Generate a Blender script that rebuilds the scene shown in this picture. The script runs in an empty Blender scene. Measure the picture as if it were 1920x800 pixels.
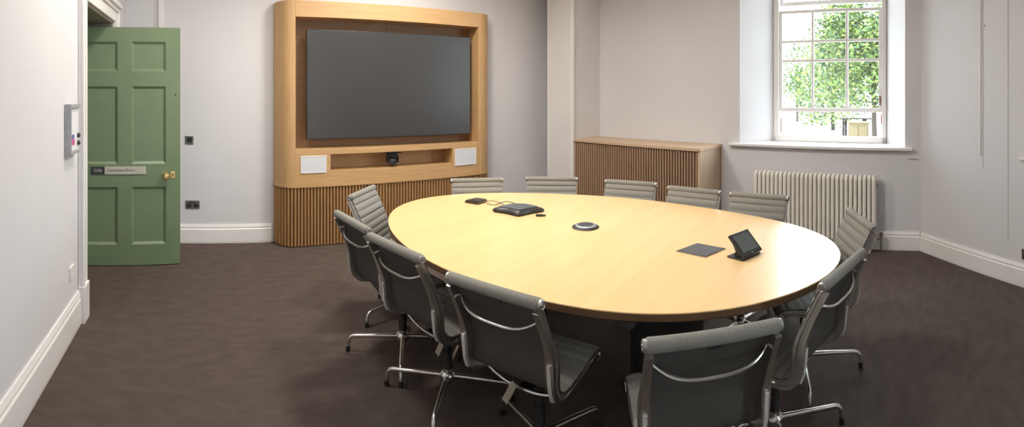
import bpy, bmesh, math, random
from math import sin, cos, tan, pi, atan2, hypot, radians, sqrt
from mathutils import Vector, Matrix
random.seed(7)
S = bpy.context.scene
COL = S.collection

# ------------------------------------------------------------------ camera
# The photograph is a cylindrical phone panorama; the camera is a real
# central-cylindrical one at eye height.  World +Y is square to the screen wall.
EYE = 1.55; FPX = 900.0; HOR = 174.0; XN = 390.0
AZ0 = (960 - XN) / FPX
cd = bpy.data.cameras.new('camera'); cam = bpy.data.objects.new('camera', cd); COL.objects.link(cam)
cd.type = 'PANO'; cd.panorama_type = 'CENTRAL_CYLINDRICAL'
cd.central_cylindrical_range_u_min = -960 / FPX
cd.central_cylindrical_range_u_max = 960 / FPX
cd.central_cylindrical_range_v_min = -(800 - HOR) / FPX
cd.central_cylindrical_range_v_max = HOR / FPX
cd.central_cylindrical_radius = 1.0
cd.clip_start = 0.05; cd.clip_end = 300
cam.location = (0, 0, EYE); cam.rotation_euler = (pi / 2, 0, -AZ0)
S.camera = cam

# ------------------------------------------------------------------ world, exposure
S.view_settings.view_transform = 'Standard'; S.view_settings.look = 'None'
S.view_settings.exposure = 0.0; S.view_settings.gamma = 1.0
S.view_settings.use_curve_mapping = False
W = bpy.data.worlds.new('sky'); S.world = W; W.use_nodes = True
bg = W.node_tree.nodes['Background']; bg.inputs[0].default_value = (0.84, 0.92, 1.0, 1); bg.inputs[1].default_value = 13
CEIL = 3.3

# ------------------------------------------------------------------ lights: recessed ceiling panels
CEILING_LIGHTS = [  # x, y, power
    (0.10, 2.90, 36), (1.85, 3.60, 56), (1.95, 2.15, 34)]
LIGHT_COLOR = (1.0, 0.945, 0.87)

# ------------------------------------------------------------------ helpers
def ray(px):
    a = (px - XN) / FPX; return sin(a), cos(a)
def at(px, py, z):
    """point of the horizontal plane at height z seen at photograph pixel px, py"""
    d = (EYE - z) * FPX / (py - HOR); s, c = ray(px); return Vector((d * s, d * c, z))
def frame(az, D):
    """wall frame: x runs right along the wall, y into the wall, z up"""
    return Matrix.Translation((D * sin(az), D * cos(az), 0)) @ Matrix.Rotation(-az, 4, 'Z')

MATS = {}
def mat(name, color=(.8, .8, .8), rough=.5, metal=0, coat=0, noise=None, bump=None, spec=None, emit=None, stretch=(1, 1, 1), coat_rough=.08):
    if name in MATS: return MATS[name]
    m = bpy.data.materials.new(name); m.use_nodes = True; MATS[name] = m
    nt = m.node_tree; b = nt.nodes['Principled BSDF']
    b.inputs['Base Color'].default_value = (*color, 1); b.inputs['Roughness'].default_value = rough
    b.inputs['Metallic'].default_value = metal; b.inputs['Coat Weight'].default_value = coat; b.inputs['Coat Roughness'].default_value = coat_rough
    if spec is not None: b.inputs['Specular IOR Level'].default_value = spec
    if emit:
        b.inputs['Emission Color'].default_value = (*emit[0], 1); b.inputs['Emission Strength'].default_value = emit[1]
    tc = nt.nodes.new('ShaderNodeTexCoord'); mp = nt.nodes.new('ShaderNodeMapping'); mp.inputs['Scale'].default_value = stretch
    nt.links.new(tc.outputs['Object'], mp.inputs['Vector'])
    if noise:
        col2, scale, amount = noise
        n = nt.nodes.new('ShaderNodeTexNoise'); n.inputs['Scale'].default_value = scale; n.inputs['Detail'].default_value = 5
        nt.links.new(mp.outputs[0], n.inputs['Vector'])
        r = nt.nodes.new('ShaderNodeMapRange'); r.inputs[1].default_value = .35; r.inputs[2].default_value = .65; r.inputs[4].default_value = amount
        mx = nt.nodes.new('ShaderNodeMix'); mx.data_type = 'RGBA'
        mx.inputs[6].default_value = (*color, 1); mx.inputs[7].default_value = (*col2, 1)
        nt.links.new(n.outputs[0], r.inputs[0]); nt.links.new(r.outputs[0], mx.inputs[0]); nt.links.new(mx.outputs[2], b.inputs['Base Color'])
    if bump:
        scale, strength = bump
        n = nt.nodes.new('ShaderNodeTexNoise'); n.inputs['Scale'].default_value = scale; n.inputs['Detail'].default_value = 4
        nt.links.new(mp.outputs[0], n.inputs['Vector'])
        bp = nt.nodes.new('ShaderNodeBump'); bp.inputs['Strength'].default_value = strength; bp.inputs['Distance'].default_value = .01
        nt.links.new(n.outputs[0], bp.inputs['Height']); nt.links.new(bp.outputs[0], b.inputs['Normal'])
    return m

def link(name, bm, m, parent=None, M=None, smooth=False):
    bmesh.ops.recalc_face_normals(bm, faces=bm.faces[:])
    me = bpy.data.meshes.new(name); bm.to_mesh(me); bm.free()
    for x in (m if isinstance(m, (list, tuple)) else [m]): me.materials.append(x)
    if smooth:
        for p in me.polygons: p.use_smooth = True
        try: me.set_sharp_from_angle(angle=radians(38))
        except Exception: pass
    o = bpy.data.objects.new(name, me); COL.objects.link(o)
    if parent: o.parent = parent
    elif M is not None: o.matrix_world = M
    return o
def tag(o, label, cat, group=None):
    o['label'] = label; o['category'] = cat
    if group: o['group'] = group
    return o
def thing(name, label, cat, M=None, group=None):
    o = bpy.data.objects.new(name, None); COL.objects.link(o); o.empty_display_size = .1
    if M is not None: o.matrix_world = M
    return tag(o, label, cat, group)
def struct(name, bm, m, M=None, smooth=False):
    o = link(name, bm, m, None, M, smooth); o['kind'] = 'structure'; return o

def box(bm, lo, hi, bev=0, mi=0, M=None):
    vs = [bm.verts.new((x, y, z)) for x in (lo[0], hi[0]) for y in (lo[1], hi[1]) for z in (lo[2], hi[2])]
    fs = [bm.faces.new([vs[i] for i in q]) for q in ((0, 1, 3, 2), (4, 6, 7, 5), (0, 4, 5, 1), (2, 3, 7, 6), (0, 2, 6, 4), (1, 5, 7, 3))]
    for f in fs: f.material_index = mi
    if bev:
        es = list({e for f in fs for e in f.edges})
        r = bmesh.ops.bevel(bm, geom=es, offset=bev, segments=2, affect='EDGES', profile=.5)
        vs = list({v for f in r['faces'] for v in f.verts} | {v for v in vs if v.is_valid})
    if M is not None: bmesh.ops.transform(bm, matrix=M, verts=[v for v in vs if v.is_valid])
    return vs
def nb(): return bmesh.new()
def prism(bm, pts, z0, z1, bev=0, mi=0):
    """plan polygon extruded from z0 to z1"""
    a = [bm.verts.new((x, y, z0)) for x, y in pts]; b = [bm.verts.new((x, y, z1)) for x, y in pts]; n = len(pts)
    t = bm.faces.new(b); t.material_index = mi; bt = bm.faces.new(a[::-1]); bt.material_index = mi
    for i in range(n):
        f = bm.faces.new((a[i], a[(i + 1) % n], b[(i + 1) % n], b[i])); f.material_index = mi
    if bev: bmesh.ops.bevel(bm, geom=list(t.edges) , offset=bev, segments=2, affect='EDGES')
def sweep_x(bm, prof, x0, x1, mi=0):
    """closed y,z profile run along x"""
    a = [bm.verts.new((x0, y, z)) for y, z in prof]; b = [bm.verts.new((x1, y, z)) for y, z in prof]; n = len(prof)
    bm.faces.new(a[::-1]).material_index = mi; bm.faces.new(b).material_index = mi
    for i in range(n): bm.faces.new((a[i], a[(i + 1) % n], b[(i + 1) % n], b[i])).material_index = mi
def tube(bm, pts, r, seg=10, caps=True, flat=1.0):
    pts = [Vector(p) for p in pts]; n = len(pts); rs = r if isinstance(r, (list, tuple)) else [r] * n
    up = Vector((0, 0, 1)); rings = []; prev = None
    for i, p in enumerate(pts):
        t = (pts[min(i + 1, n - 1)] - pts[max(i - 1, 0)]).normalized()
        if prev is None:
            u = t.cross(up)
            if u.length < 1e-3: u = t.cross(Vector((1, 0, 0)))
        else: u = prev - t * prev.dot(t)
        u.normalize(); prev = u; v = t.cross(u)
        rings.append([bm.verts.new(p + (u * cos(2 * pi * k / seg) + v * sin(2 * pi * k / seg) * flat) * rs[i]) for k in range(seg)])
    for a, b in zip(rings, rings[1:]):
        for k in range(seg): bm.faces.new((a[k], a[(k + 1) % seg], b[(k + 1) % seg], b[k]))
    if caps: bm.faces.new(rings[0][::-1]); bm.faces.new(rings[-1])
def lathe(bm, prof, seg=24, M=None, mi=0):
    """r,z profile turned about z"""
    rings = []; vs = []
    for r, z in prof:
        if r < 1e-5: v = bm.verts.new((0, 0, z)); rings.append([v]); vs.append(v)
        else:
            ring = [bm.verts.new((r * cos(2 * pi * k / seg), r * sin(2 * pi * k / seg), z)) for k in range(seg)]; rings.append(ring); vs += ring
    for a, b in zip(rings, rings[1:]):
        for k in range(seg):
            k2 = (k + 1) % seg
            q = [a[k % len(a)], a[k2 % len(a)], b[k2 % len(b)], b[k % len(b)]]
            q = list(dict.fromkeys(q))
            if len(q) > 2: bm.faces.new(q).material_index = mi
    if len(rings[0]) > 1: bm.faces.new(rings[0][::-1]).material_index = mi
    if len(rings[-1]) > 1: bm.faces.new(rings[-1]).material_index = mi
    if M is not None: bmesh.ops.transform(bm, matrix=M, verts=vs)
def catmull(pts, n):
    out = []; P = [Vector(p) for p in pts]; P = [2 * P[0] - P[1]] + P + [2 * P[-1] - P[-2]]
    for i in range(1, len(P) - 2):
        for k in range(n):
            t = k / n; a, b, c, d = P[i - 1:i + 3]
            out.append(.5 * ((2 * b) + (c - a) * t + (2 * a - 5 * b + 4 * c - d) * t * t + (3 * b - a - 3 * c + d) * t ** 3))
    out.append(P[-2]); return out
def text(name, body, size, m, parent, M, align='LEFT'):
    c = bpy.data.curves.new(name, 'FONT'); c.body = body; c.size = size; c.extrude = .0006; c.align_x = align; c.align_y = 'CENTER'
    t = bpy.data.objects.new(name + '_tmp', c); COL.objects.link(t)
    dg = bpy.context.evaluated_depsgraph_get(); me = bpy.data.meshes.new_from_object(t.evaluated_get(dg))
    COL.objects.unlink(t); bpy.data.objects.remove(t)
    me.materials.clear(); me.materials.append(m)
    o = bpy.data.objects.new(name, me); COL.objects.link(o); o.parent = parent; o.matrix_local = M; return o

# ------------------------------------------------------------------ materials
wallp = mat('wall_paint', (.70, .69, .70), .7, noise=((.68, .67, .68), 1.5, 1), bump=(60, .03))
ceilp = mat('ceiling_paint', (.82, .81, .80), .8, bump=(50, .03))
white = mat('white_gloss_paint', (.84, .82, .80), .35, noise=((.80, .78, .76), 3, 1))
carpet = mat('carpet', (.205, .160, .138), .97, noise=((.172, .134, .115), 7, 1), bump=(700, .9), spec=.1, stretch=(1, 2.2, 1))
def carpet_fix():
    nt = carpet.node_tree; b = nt.nodes['Principled BSDF']
    fine = nt.nodes.new('ShaderNodeTexNoise'); fine.inputs['Scale'].default_value = 180; fine.inputs['Detail'].default_value = 3
    tc = next(n for n in nt.nodes if n.type == 'TEX_COORD'); nt.links.new(tc.outputs['Object'], fine.inputs['Vector'])
    base = b.inputs['Base Color'].links[0].from_socket
    r = nt.nodes.new('ShaderNodeMapRange'); r.inputs[1].default_value = .3; r.inputs[2].default_value = .7; r.inputs[3].default_value = .75; r.inputs[4].default_value = 1.25
    mx = nt.nodes.new('ShaderNodeVectorMath'); mx.operation = 'SCALE'
    nt.links.new(fine.outputs[0], r.inputs[0]); nt.links.new(base, mx.inputs[0]); nt.links.new(r.outputs[0], mx.inputs['Scale']); nt.links.new(mx.outputs[0], b.inputs['Base Color'])
carpet_fix()
oak = mat('oak_veneer', (.60, .375, .175), .42, noise=((.52, .31, .135), 5, .8), stretch=(9, 9, .6))
oakh = mat('oak_veneer_horizontal', (.60, .375, .175), .42, noise=((.52, .31, .135), 5, .8), stretch=(.6, 9, 9))
oakshade = mat('oak_back_panel_shade', (.30, .165, .075), .5, noise=((.24, .13, .06), 5, .8), stretch=(.6, 9, 9))  # recess shade put into this darker oak colour
slat = mat('oak_slats', (.47, .26, .105), .5, noise=((.34, .175, .065), 6, .9), stretch=(25, 25, .8))
slatback = mat('oak_slat_backing', (.13, .066, .028), .7, noise=((.10, .05, .02), 8, 1))
wal = mat('brown_slats', (.46, .30, .19), .5, noise=((.34, .21, .13), 6, .9), stretch=(25, 25, .8))
walback = mat('brown_slat_backing', (.075, .045, .028), .7, noise=((.06, .035, .02), 8, 1))
cabside = mat('pale_oak_side', (.62, .45, .31), .45, noise=((.55, .39, .26), 5, .8), stretch=(9, 9, .6))
tabletop = mat('maple_tabletop', (.90, .625, .30), .32, coat=.6, coat_rough=.2, noise=((.85, .565, .255), 3, .8), stretch=(6, .5, 6))
tableedge = mat('table_edge', (.13, .07, .03), .45, noise=((.10, .052, .02), 6, .8))
dark = mat('black_plastic', (.022, .022, .024), .38, noise=((.028, .028, .03), 30, 1))
darksoft = mat('charcoal_plastic', (.05, .055, .06), .3, noise=((.06, .065, .07), 20, 1))
tableblack = mat('black_table_base', (.02, .019, .018), .6, noise=((.03, .028, .026), 10, 1))
screenm = mat('switched_off_screen', (.046, .044, .043), .3, noise=((.048, .047, .047), 2, 1))
green = mat('green_door_paint', (.170, .235, .125), .42, noise=((.155, .22, .118), 4, 1), bump=(25, .06))
brass = mat('brass', (.90, .64, .30), .38, 1, noise=((.8, .52, .22), 20, .6))
alu = mat('polished_aluminium', (.68, .67, .65), .28, 1, noise=((.60, .59, .57), 30, .6))
fabshade = mat('fabric_back_shade', (.088, .083, .074), .8, noise=((.074, .070, .062), 120, 1), bump=(500, .3), spec=.25)  # chair cloth again, with the shade of the backs put into its colour
alusheen = mat('aluminium_rail_sheen', (.85, .84, .82), .5, .6, noise=((.8, .79, .77), 30, 1))  # reflected brightness of the polished rail put into a pale metal colour
fabric = mat('grey_beige_fabric', (.27, .26, .23), .85, noise=((.23, .222, .20), 120, 1), bump=(500, .4))
radm = mat('cream_radiator_enamel', (.92, .89, .81), .35, noise=((.88, .85, .77), 6, 1))
grille = mat('white_speaker_grille', (.72, .73, .75), .6, noise=((.66, .67, .69), 300, 1))
steel = mat('brushed_steel', (.45, .44, .43), .35, 1, noise=((.38, .37, .36), 40, 1))
copper = mat('valve_metal', (.28, .25, .22), .4, .8, noise=((.2, .18, .15), 40, 1))
cream = mat('cream_tag_card', (.42, .38, .30), .6, noise=((.36, .33, .26), 20, 1))
blackline = mat('shadow_gap_sealant', (.30, .28, .27), .8, noise=((.26, .25, .24), 20, 1))
signm = mat('sign_plate_cream', (.50, .50, .42), .45, noise=((.46, .46, .39), 20, 1))
signd = mat('sign_plate_charcoal', (.035, .035, .035), .5, noise=((.04, .04, .04), 20, 1))
paper = mat('paper', (.80, .80, .80), .7, noise=((.62, .62, .64), 60, .7))
pinkm = mat('pink_print', (.60, .12, .25), .7, noise=((.45, .08, .3), 60, 1))
bluem = mat('blue_print', (.16, .16, .42), .7, noise=((.1, .1, .3), 60, 1))
acryl = mat('grey_acrylic', (.42, .42, .44), .2, noise=((.36, .36, .38), 20, 1))

# ------------------------------------------------------------------ frames of the four seen walls
D1 = 4.97; D2 = 4.73; AZ2 = (1765 - XN) / FPX; D3 = 3.05; AZ3 = radians(135)
F1 = frame(0, D1); F2 = frame(AZ2, D2); F3 = frame(AZ3, D3)
XL = -.865                     # inner face of the left wall
def s2(px, p=D2): return p * tan((px - 1765) / FPX)

# ------------------------------------------------------------------ floor and ceiling
bm = nb(); prism(bm, [(-2.9, -5.6), (1.6, -5.6), (1.6, -3.0), (5.6, 1.0), (5.6, 5.4), (-2.9, 5.4)], -.1, 0); struct('floor', bm, carpet)
bm = nb(); prism(bm, [(-2.9, -5.6), (1.6, -5.6), (1.6, -3.0), (5.6, 1.0), (5.6, 5.4), (-2.9, 5.4)], CEIL, CEIL + .1); struct('ceiling', bm, ceilp)

# screen wall
bm = nb(); box(bm, (-2.9, 0, 0), (5.2, .25, CEIL)); struct('wall_screen', bm, wallp, F1)
# left wall with the doorway (thick)
OY0, OY1, OH, TH = 3.237, 4.30, 2.20, .42
bm = nb()
box(bm, (XL - TH, -5.5, 0), (XL, OY0, CEIL)); box(bm, (XL - TH, OY1, 0), (XL, D1, CEIL)); box(bm, (XL - TH, OY0, OH), (XL, OY1, CEIL))
struct('wall_left', bm, wallp)
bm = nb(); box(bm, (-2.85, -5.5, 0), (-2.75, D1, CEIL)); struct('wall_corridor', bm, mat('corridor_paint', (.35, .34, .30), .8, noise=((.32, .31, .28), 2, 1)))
bm = nb(); box(bm, (-2.9, -5.6, 0), (1.7, -5.5, CEIL)); box(bm, (1.6, -5.6, 0), (1.7, -2.75, CEIL)); struct('wall_back', bm, mat('far_end_low_bounce', (.22, .20, .19), .8, noise=((.2, .18, .17), 2, 1)))  # unseen end wall, set far back and darkened to cut bounced light
# window wall with a splayed recess
WL, WR, FL, FR, FD = -2.112, -.358, s2(1452, D2 + .35), s2(1662, D2 + .35), .35
WT = .47; ZS = .995; ZT = 2.95; WA = -4.95; WB = -.10
bm = nb()
prism(bm, [(WA, 0), (WL, 0), (FL, FD), (FL, WT), (WA, WT)], 0, CEIL)
prism(bm, [(WR, 0), (-.2, 0), (.3, WT), (FR, WT), (FR, FD)], 0, CEIL)
prism(bm, [(WL, 0), (WR, 0), (FR, FD), (FR, WT), (FL, WT), (FL, FD)], 0, ZS)
prism(bm, [(WL, 0), (WR, 0), (FR, FD), (FR, WT), (FL, WT), (FL, FD)], ZT, CEIL)
struct('wall_window', bm, wallp, F2)
# oblique right wall : its left end is the corner with the window wall
CORNER = F2 @ Vector((-.1998, 0, 0)); sc = (F3.inverted() @ CORNER).x
bm = nb(); box(bm, (sc, 0, 0), (sc + 3.9, .3, CEIL)); struct('wall_right', bm, wallp, F3)

# boxed pillar in the corner
PS = -4.08; PF = 4.24 - D2
bm = nb(); box(bm, (-4.514, PF, 0), (PS, -.001, CEIL), .004); struct('trim_1', bm, mat('pillar_paint', (.78, .755, .745), .6, noise=((.75, .73, .72), 2, 1)), F2)
bm = nb()
box(bm, (-4.535, PF - .02, .0), (-4.50, PF + .03, CEIL), .006); box(bm, (PS - .04, PF - .02, .0), (PS + .012, PF + .012, CEIL), .006)
struct('trim_2', bm, white, F2)
bm = nb(); box(bm, (-.515, -.03, 0), (-.455, -.001, CEIL), .006); struct('trim_3', bm, white, F1)

# ------------------------------------------------------------------ skirting boards
def skirt(h): return [(-.001, 0), (-.024, 0), (-.026, .02), (-.024, h * .74), (-.016, h * .80), (-.020, h * .86), (-.010, h), (-.001, h)]
bm = nb(); sweep_x(bm, skirt(.19), XL + .03, .66); sweep_x(bm, skirt(.19), 3.25, 4.1); struct('baseboard_screen', bm, white, F1)
bm = nb(); sweep_x(bm, skirt(.18), -2.33, -.2105); struct('baseboard_window', bm, white, F2)
bm = nb(); sweep_x(bm, skirt(.18), sc + .0105, sc + 3.6); struct('baseboard_right', bm, white, F3)
FLm = Matrix.Translation((XL, 0, 0)) @ Matrix.Rotation(pi / 2, 4, 'Z')   # x -> +Y, y -> -X (into wall)
bm = nb(); sweep_x(bm, skirt(.225), -2.45, OY0 - .13); sweep_x(bm, skirt(.225), OY1 + .13, D1 - .03); struct('baseboard_left', bm, white, FLm)
# thin bead on the pillar foot
bm = nb(); sweep_x(bm, [(PF - .001 + y, z) for y, z in skirt(.18)], -4.514, PS - .045); struct('baseboard_pillar', bm, white, F2)

# ------------------------------------------------------------------ doorway
bm = nb()
a = .125
for y0, y1 in ((OY0 - a, OY0), (OY1, OY1 + a)):
    box(bm, (y0, -.028, .0), (y1, -.001, OH + a), .005)
    inner = (y1 - .03, y1) if y0 < 3.5 else (y0, y0 + .03)
    box(bm, (inner[0], -.036, 0), (inner[1], -.027, OH + .02), .003)
    outer = (y0 - .004, y0 + .03) if y0 < 3.5 else (y1 - .03, y1 + .004)
    box(bm, (outer[0], -.045, .0), (outer[1], -.027, OH + a + .004), .005)
    box(bm, (y0 - .006, -.05, 0), (y1 + .004, -.001, .25), .005)
box(bm, (OY0, -.028, OH), (OY1, -.001, OH + a), .005); box(bm, (OY0 - a, -.045, OH + a - .03), (OY1 + a, -.027, OH + a + .004), .005)
box(bm, (OY0 - a - .02, -.07, OH + a + .004), (OY1 + a + .02, -.001, OH + a + .045), .008)
struct('door_frame_trim', bm, white, FLm); bpy.data.objects['door_frame_trim'].name = 'trim_4'
bm = nb()
box(bm, (OY0 + .0, .0, 0), (OY0 + .018, TH + .02, OH)); box(bm, (OY1 - .018, .0, 0), (OY1, TH + .02, OH)); box(bm, (OY0, .0, OH - .018), (OY1, TH + .02, OH))
box(bm, (OY0 + .018, TH - .08, OH - .04), (OY1 - .018, TH - .03, OH - .018))
struct('trim_5', bm, mat('door_lining_paint', (.36, .34, .28), .6, noise=((.33, .31, .26), 3, 1)), FLm)

# the open door leaf: local x right along the leaf, y away from the camera
pr = Vector((-.251, 4.335)) ; pl_ = Vector((-1.225, 4.128))
DW = (pr - pl_).length; ang = atan2(pr.y - pl_.y, pr.x - pl_.x)
DM = Matrix.Translation((pl_.x, pl_.y, .008)) @ Matrix.Rotation(ang, 4, 'Z')
DH = 2.13
door = bpy.data.objects.new('door_1', None); COL.objects.link(door); door.matrix_world = DM; door['kind'] = 'structure'
door['label'] = 'open green six-panel door with brass knob'
xs = [(DW - .875, DW - .565), (DW - .44, DW - .13)]
zs = [(.185, .70), (.905, 1.60), (1.735, 2.0)]
bm = nb()
T = .045
def vbox(x0, x1, z0, z1): box(bm, (x0, 0, z0), (x1, T, z1))
vbox(0, xs[0][0], 0, DH); vbox(xs[0][1], xs[1][0], 0, DH); vbox(xs[1][1], DW, 0, DH)
zr = [0] + [v for q in zs for v in q] + [DH]
for c0, c1 in xs:
    for k in range(0, len(zr), 2): vbox(c0, c1, zr[k], zr[k + 1])
link('door_leaf', bm, green, door)
for c0, c1 in xs:
    for z0, z1 in zs:
        bm = nb(); w = .022
        # moulded bevel running round the recess, then the flat panel
        o_ = [(c0, z0), (c1, z0), (c1, z1), (c0, z1)]; i_ = [(c0 + w, z0 + w), (c1 - w, z0 + w), (c1 - w, z1 - w), (c0 + w, z1 - w)]
        O = [bm.verts.new((x, .001, z)) for x, z in o_]; I = [bm.verts.new((x, .016, z)) for x, z in i_]; B = [bm.verts.new((x, .034, z)) for x, z in o_]
        for k in range(4):
            k2 = (k + 1) % 4; bm.faces.new((O[k], O[k2], I[k2], I[k])); bm.faces.new((O[k2], O[k], B[k], B[k2]))
        bm.faces.new(I); bm.faces.new(B[::-1]); link('door_panel', bm, green, door)
bm = nb(); KM = Matrix.Translation((DW - .135, 0, .80)) @ Matrix.Rotation(pi / 2, 4, 'X')
lathe(bm, [(.026, 0), (.026, .006), (.010, .010), (.010, .028), (.022, .034), (.032, .048), (.032, .060), (.022, .074), (0, .078)], 28, KM); link('door_knob', bm, brass, door, smooth=True)
bm = nb(); box(bm, (DW - .088, -.005, .770), (DW - .048, 0, .835), .002)
ec = link('escutcheon', bm, brass, door)
bm = nb(); lathe(bm, [(.006, 0), (.006, .001), (0, .0012)], 12, Matrix.Translation((DW - .068, -.005, .806)) @ Matrix.Rotation(pi / 2, 4, 'X')); box(bm, (DW - .0705, -.0062, .786), (DW - .0655, -.005, .806)); link('keyhole', bm, dark, ec)
bm = nb(); lathe(bm, [(.008, 0), (.008, .002), (0, .003)], 12, Matrix.Translation((DW - .045, 0, 1.525)) @ Matrix.Rotation(pi / 2, 4, 'X')); link('bolt_hole', bm, dark, door)
bm = nb()
for z in (.25, 1.05, 1.85): lathe(bm, [(.009, 0), (.009, .1)], 10, Matrix.Translation((-.006, .02, z)))
link('hinge', bm, brass, door)
# sign on the door
SM = DM @ Matrix.Translation((DW - .802, -.008, .815))
sg = thing('door_sign', 'slim two-tone name plate with dark number end on the green door', 'sign', SM)
bm = nb(); box(bm, (0, 0, 0), (.120, .0085, .068), .001); link('number_plate', bm, signd, sg)['label'] = 'charcoal number plate'
bm = nb(); box(bm, (.121, 0, 0), (.490, .0085, .068), .001); link('name_plate', bm, signm, sg)['label'] = 'cream name plate'
text('number_lettering', 'G/06', .036, mat('pale_lettering', (.6, .6, .58), .6), sg, Matrix.Translation((.060, -.0007, .034)) @ Matrix.Rotation(pi / 2, 4, 'X'), 'CENTER')
text('name_lettering', 'Committee Room', .034, mat('dark_lettering', (.10, .08, .07), .6), sg, Matrix.Translation((.140, -.0007, .036)) @ Matrix.Rotation(pi / 2, 4, 'X'))

# ------------------------------------------------------------------ small things on the left wall
# leaflet holder fixed over the architrave
HM = Matrix.Translation((XL + .0005, 2.80, 1.17)) @ Matrix.Rotation(pi / 2, 4, 'Z')
h = thing('leaflet_holder', 'slim grey-edged holder with a printed white card on the left wall beside the doorway', 'wall holder', HM)
bm = nb(); box(bm, (0, -.012, 0), (.21, -.0005, .31), .002); box(bm, (0, -.046, 0), (.008, -.012, .31), .002); box(bm, (.008, -.046, .285), (.21, -.012, .31), .003); box(bm, (.008, -.046, 0), (.21, -.012, .018), .003)
link('frame', bm, acryl, h)
bm = nb(); box(bm, (.014, -.034, .02), (.20, -.0125, .283)); c = link('card', bm, paper, h)
bm = nb(); box(bm, (.02, -.0352, .055), (.11, -.0341, .09)); link('print_block', bm, pinkm, c)['label'] = 'pink printed block'
bm = nb(); box(bm, (.02, -.0352, .092), (.10, -.0341, .12)); link('print_block', bm, bluem, c)['label'] = 'blue printed block'
for z in (.060, .108):
    bm = nb(); lathe(bm, [(.015, 0), (.015, .010), (.010, .016), (0, .016)], 20, Matrix.Translation((.183, -.034, z)) @ Matrix.Rotation(pi / 2, 4, 'X')); link('knob', bm, dark, h, smooth=True)
q = (2.905, .475)
bm = nb(); box(bm, (0, -.010, 0), (.085, 0, .085), .003); lathe(bm, [(.006, 0), (.006, .002), (0, .002)], 10, Matrix.Translation((.0425, -.010, .0425)) @ Matrix.Rotation(pi / 2, 4, 'X'))
tag(link('blank_plate', bm, white, None, Matrix.Translation((XL, q[0], .36)) @ Matrix.Rotation(pi / 2, 4, 'Z')), 'small white blank plate low on the left wall just above the skirting', 'wall plate')

# ------------------------------------------------------------------ wall plates on the screen wall
PMm = F1 @ Matrix.Translation((-.193, 0, 1.064))
t = thing('wall_switch', 'small square steel plate with black insert on the wall right of the green door', 'switch', PMm)
bm = nb(); box(bm, (-.044, -.009, -.044), (.044, -.0005, .044), .003); link('plate', bm, steel, t)
bm = nb(); box(bm, (-.026, -.013, -.026), (.026, -.009, .026), .002); link('insert', bm, dark, t)['label'] = 'black insert'
PMm = F1 @ Matrix.Translation((-.160, 0, .396))
t = thing('power_socket', 'steel double power socket low on the wall right of the green door', 'socket', PMm)
bm = nb(); box(bm, (-.074, -.009, -.043), (.074, -.0005, .043), .003); link('plate', bm, steel, t)
for sx in (-.036, .036):
    bm = nb()
    box(bm, (sx - .024, -.0125, -.030), (sx + .024, -.009, .004), .002); box(bm, (sx - .005, -.0125, .004), (sx + .005, -.009, .022), .001); link('outlet', bm, dark, t)['label'] = 'black outlet face'
    bm = nb(); box(bm, (sx * .38 - .007, -.013, .012), (sx * .38 + .007, -.009, .030), .001); link('rocker', bm, dark, t)['label'] = 'black rocker switch'

# ------------------------------------------------------------------ slatted skins
def slat_run(bm, path, pitch, duty, depth, z0, z1):
    """ribs of rectangular section standing off a plan path (outward = right-hand side)"""
    P = [Vector(p) for p in path]; L = [0]
    for a, b in zip(P, P[1:]): L.append(L[-1] + (b - a).length)
    n = int(L[-1] / pitch); pit = L[-1] / n
    def pos(s):
        s = max(0, min(L[-1] - 1e-6, s))
        for i in range(len(P) - 1):
            if s <= L[i + 1]:
                d = (P[i + 1] - P[i]).normalized(); return P[i] + d * (s - L[i]), Vector((d.y, -d.x))
    for k in range(n):
        a, na = pos(k * pit + pit * (1 - duty) / 2); b, nb_ = pos(k * pit + pit * (1 + duty) / 2)
        d = (b - a) * .18
        prism(bm, [tuple(a), tuple(b), tuple(b + nb_ * depth * .75), tuple(b - d + nb_ * depth), tuple(a + d + na * depth), tuple(a + na * depth * .75)][::-1], z0, z1)

# ------------------------------------------------------------------ screen unit (oak surround with rounded ends)
US0, US1, UF0, UF1, UD = .68, 3.225, .872, 2.984, .245
ZB, ZTOP = .625, 2.48
U = thing('screen_cabinet', 'tall oak media surround with rounded ends and ribbed base framing the big screen', 'media cabinet', F1)
def endcurve(inset=0, n=12):
    rx = UF0 - US0; L = [(UF0 - (rx - inset) * cos(t), -(UD - inset) * sin(t)) for t in [pi / 2 * k / n for k in range(n + 1)]]
    rx2 = US1 - UF1; R = [(UF1 + (rx2 - inset) * cos(t), -(UD - inset) * sin(t)) for t in [pi / 2 * (n - k) / n for k in range(n + 1)]]
    return L, R
L_, R_ = endcurve(0); G = -.0015
clip = lambda P: [(x, min(y, G)) for x, y in P]
bm = nb(); prism(bm, clip(L_) + [(UF0, G)], ZB, ZTOP); link('end_column', bm, oak, U, smooth=True)
bm = nb(); prism(bm, clip(R_) + [(UF1, G)], ZB, ZTOP); link('end_column', bm, oak, U, smooth=True)
bm = nb(); box(bm, (UF0 + .0005, -UD, 2.314), (UF1 - .0005, G, ZTOP), .002); link('top_fascia', bm, oakh, U)
bm = nb(); box(bm, (UF0 + .0005, -.025, .978), (UF1 - .0005, G, 2.3135)); link('back_panel', bm, oakshade, U)
bm = nb(); box(bm, ((UF0 + UF1) / 2 - .0025, -.0262, .978), ((UF0 + UF1) / 2 + .0025, -.0252, 2.31)); link('panel_joint', bm, slatback, U)
bm = nb(); box(bm, (UF0 + .0005, -UD, .925), (UF1 - .0005, G, .9775), .002); link('shelf', bm, oakh, U)
NI0, NI1, NZ0, NZ1 = 1.234, 2.637, .754, .9245
bm = nb()
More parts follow.
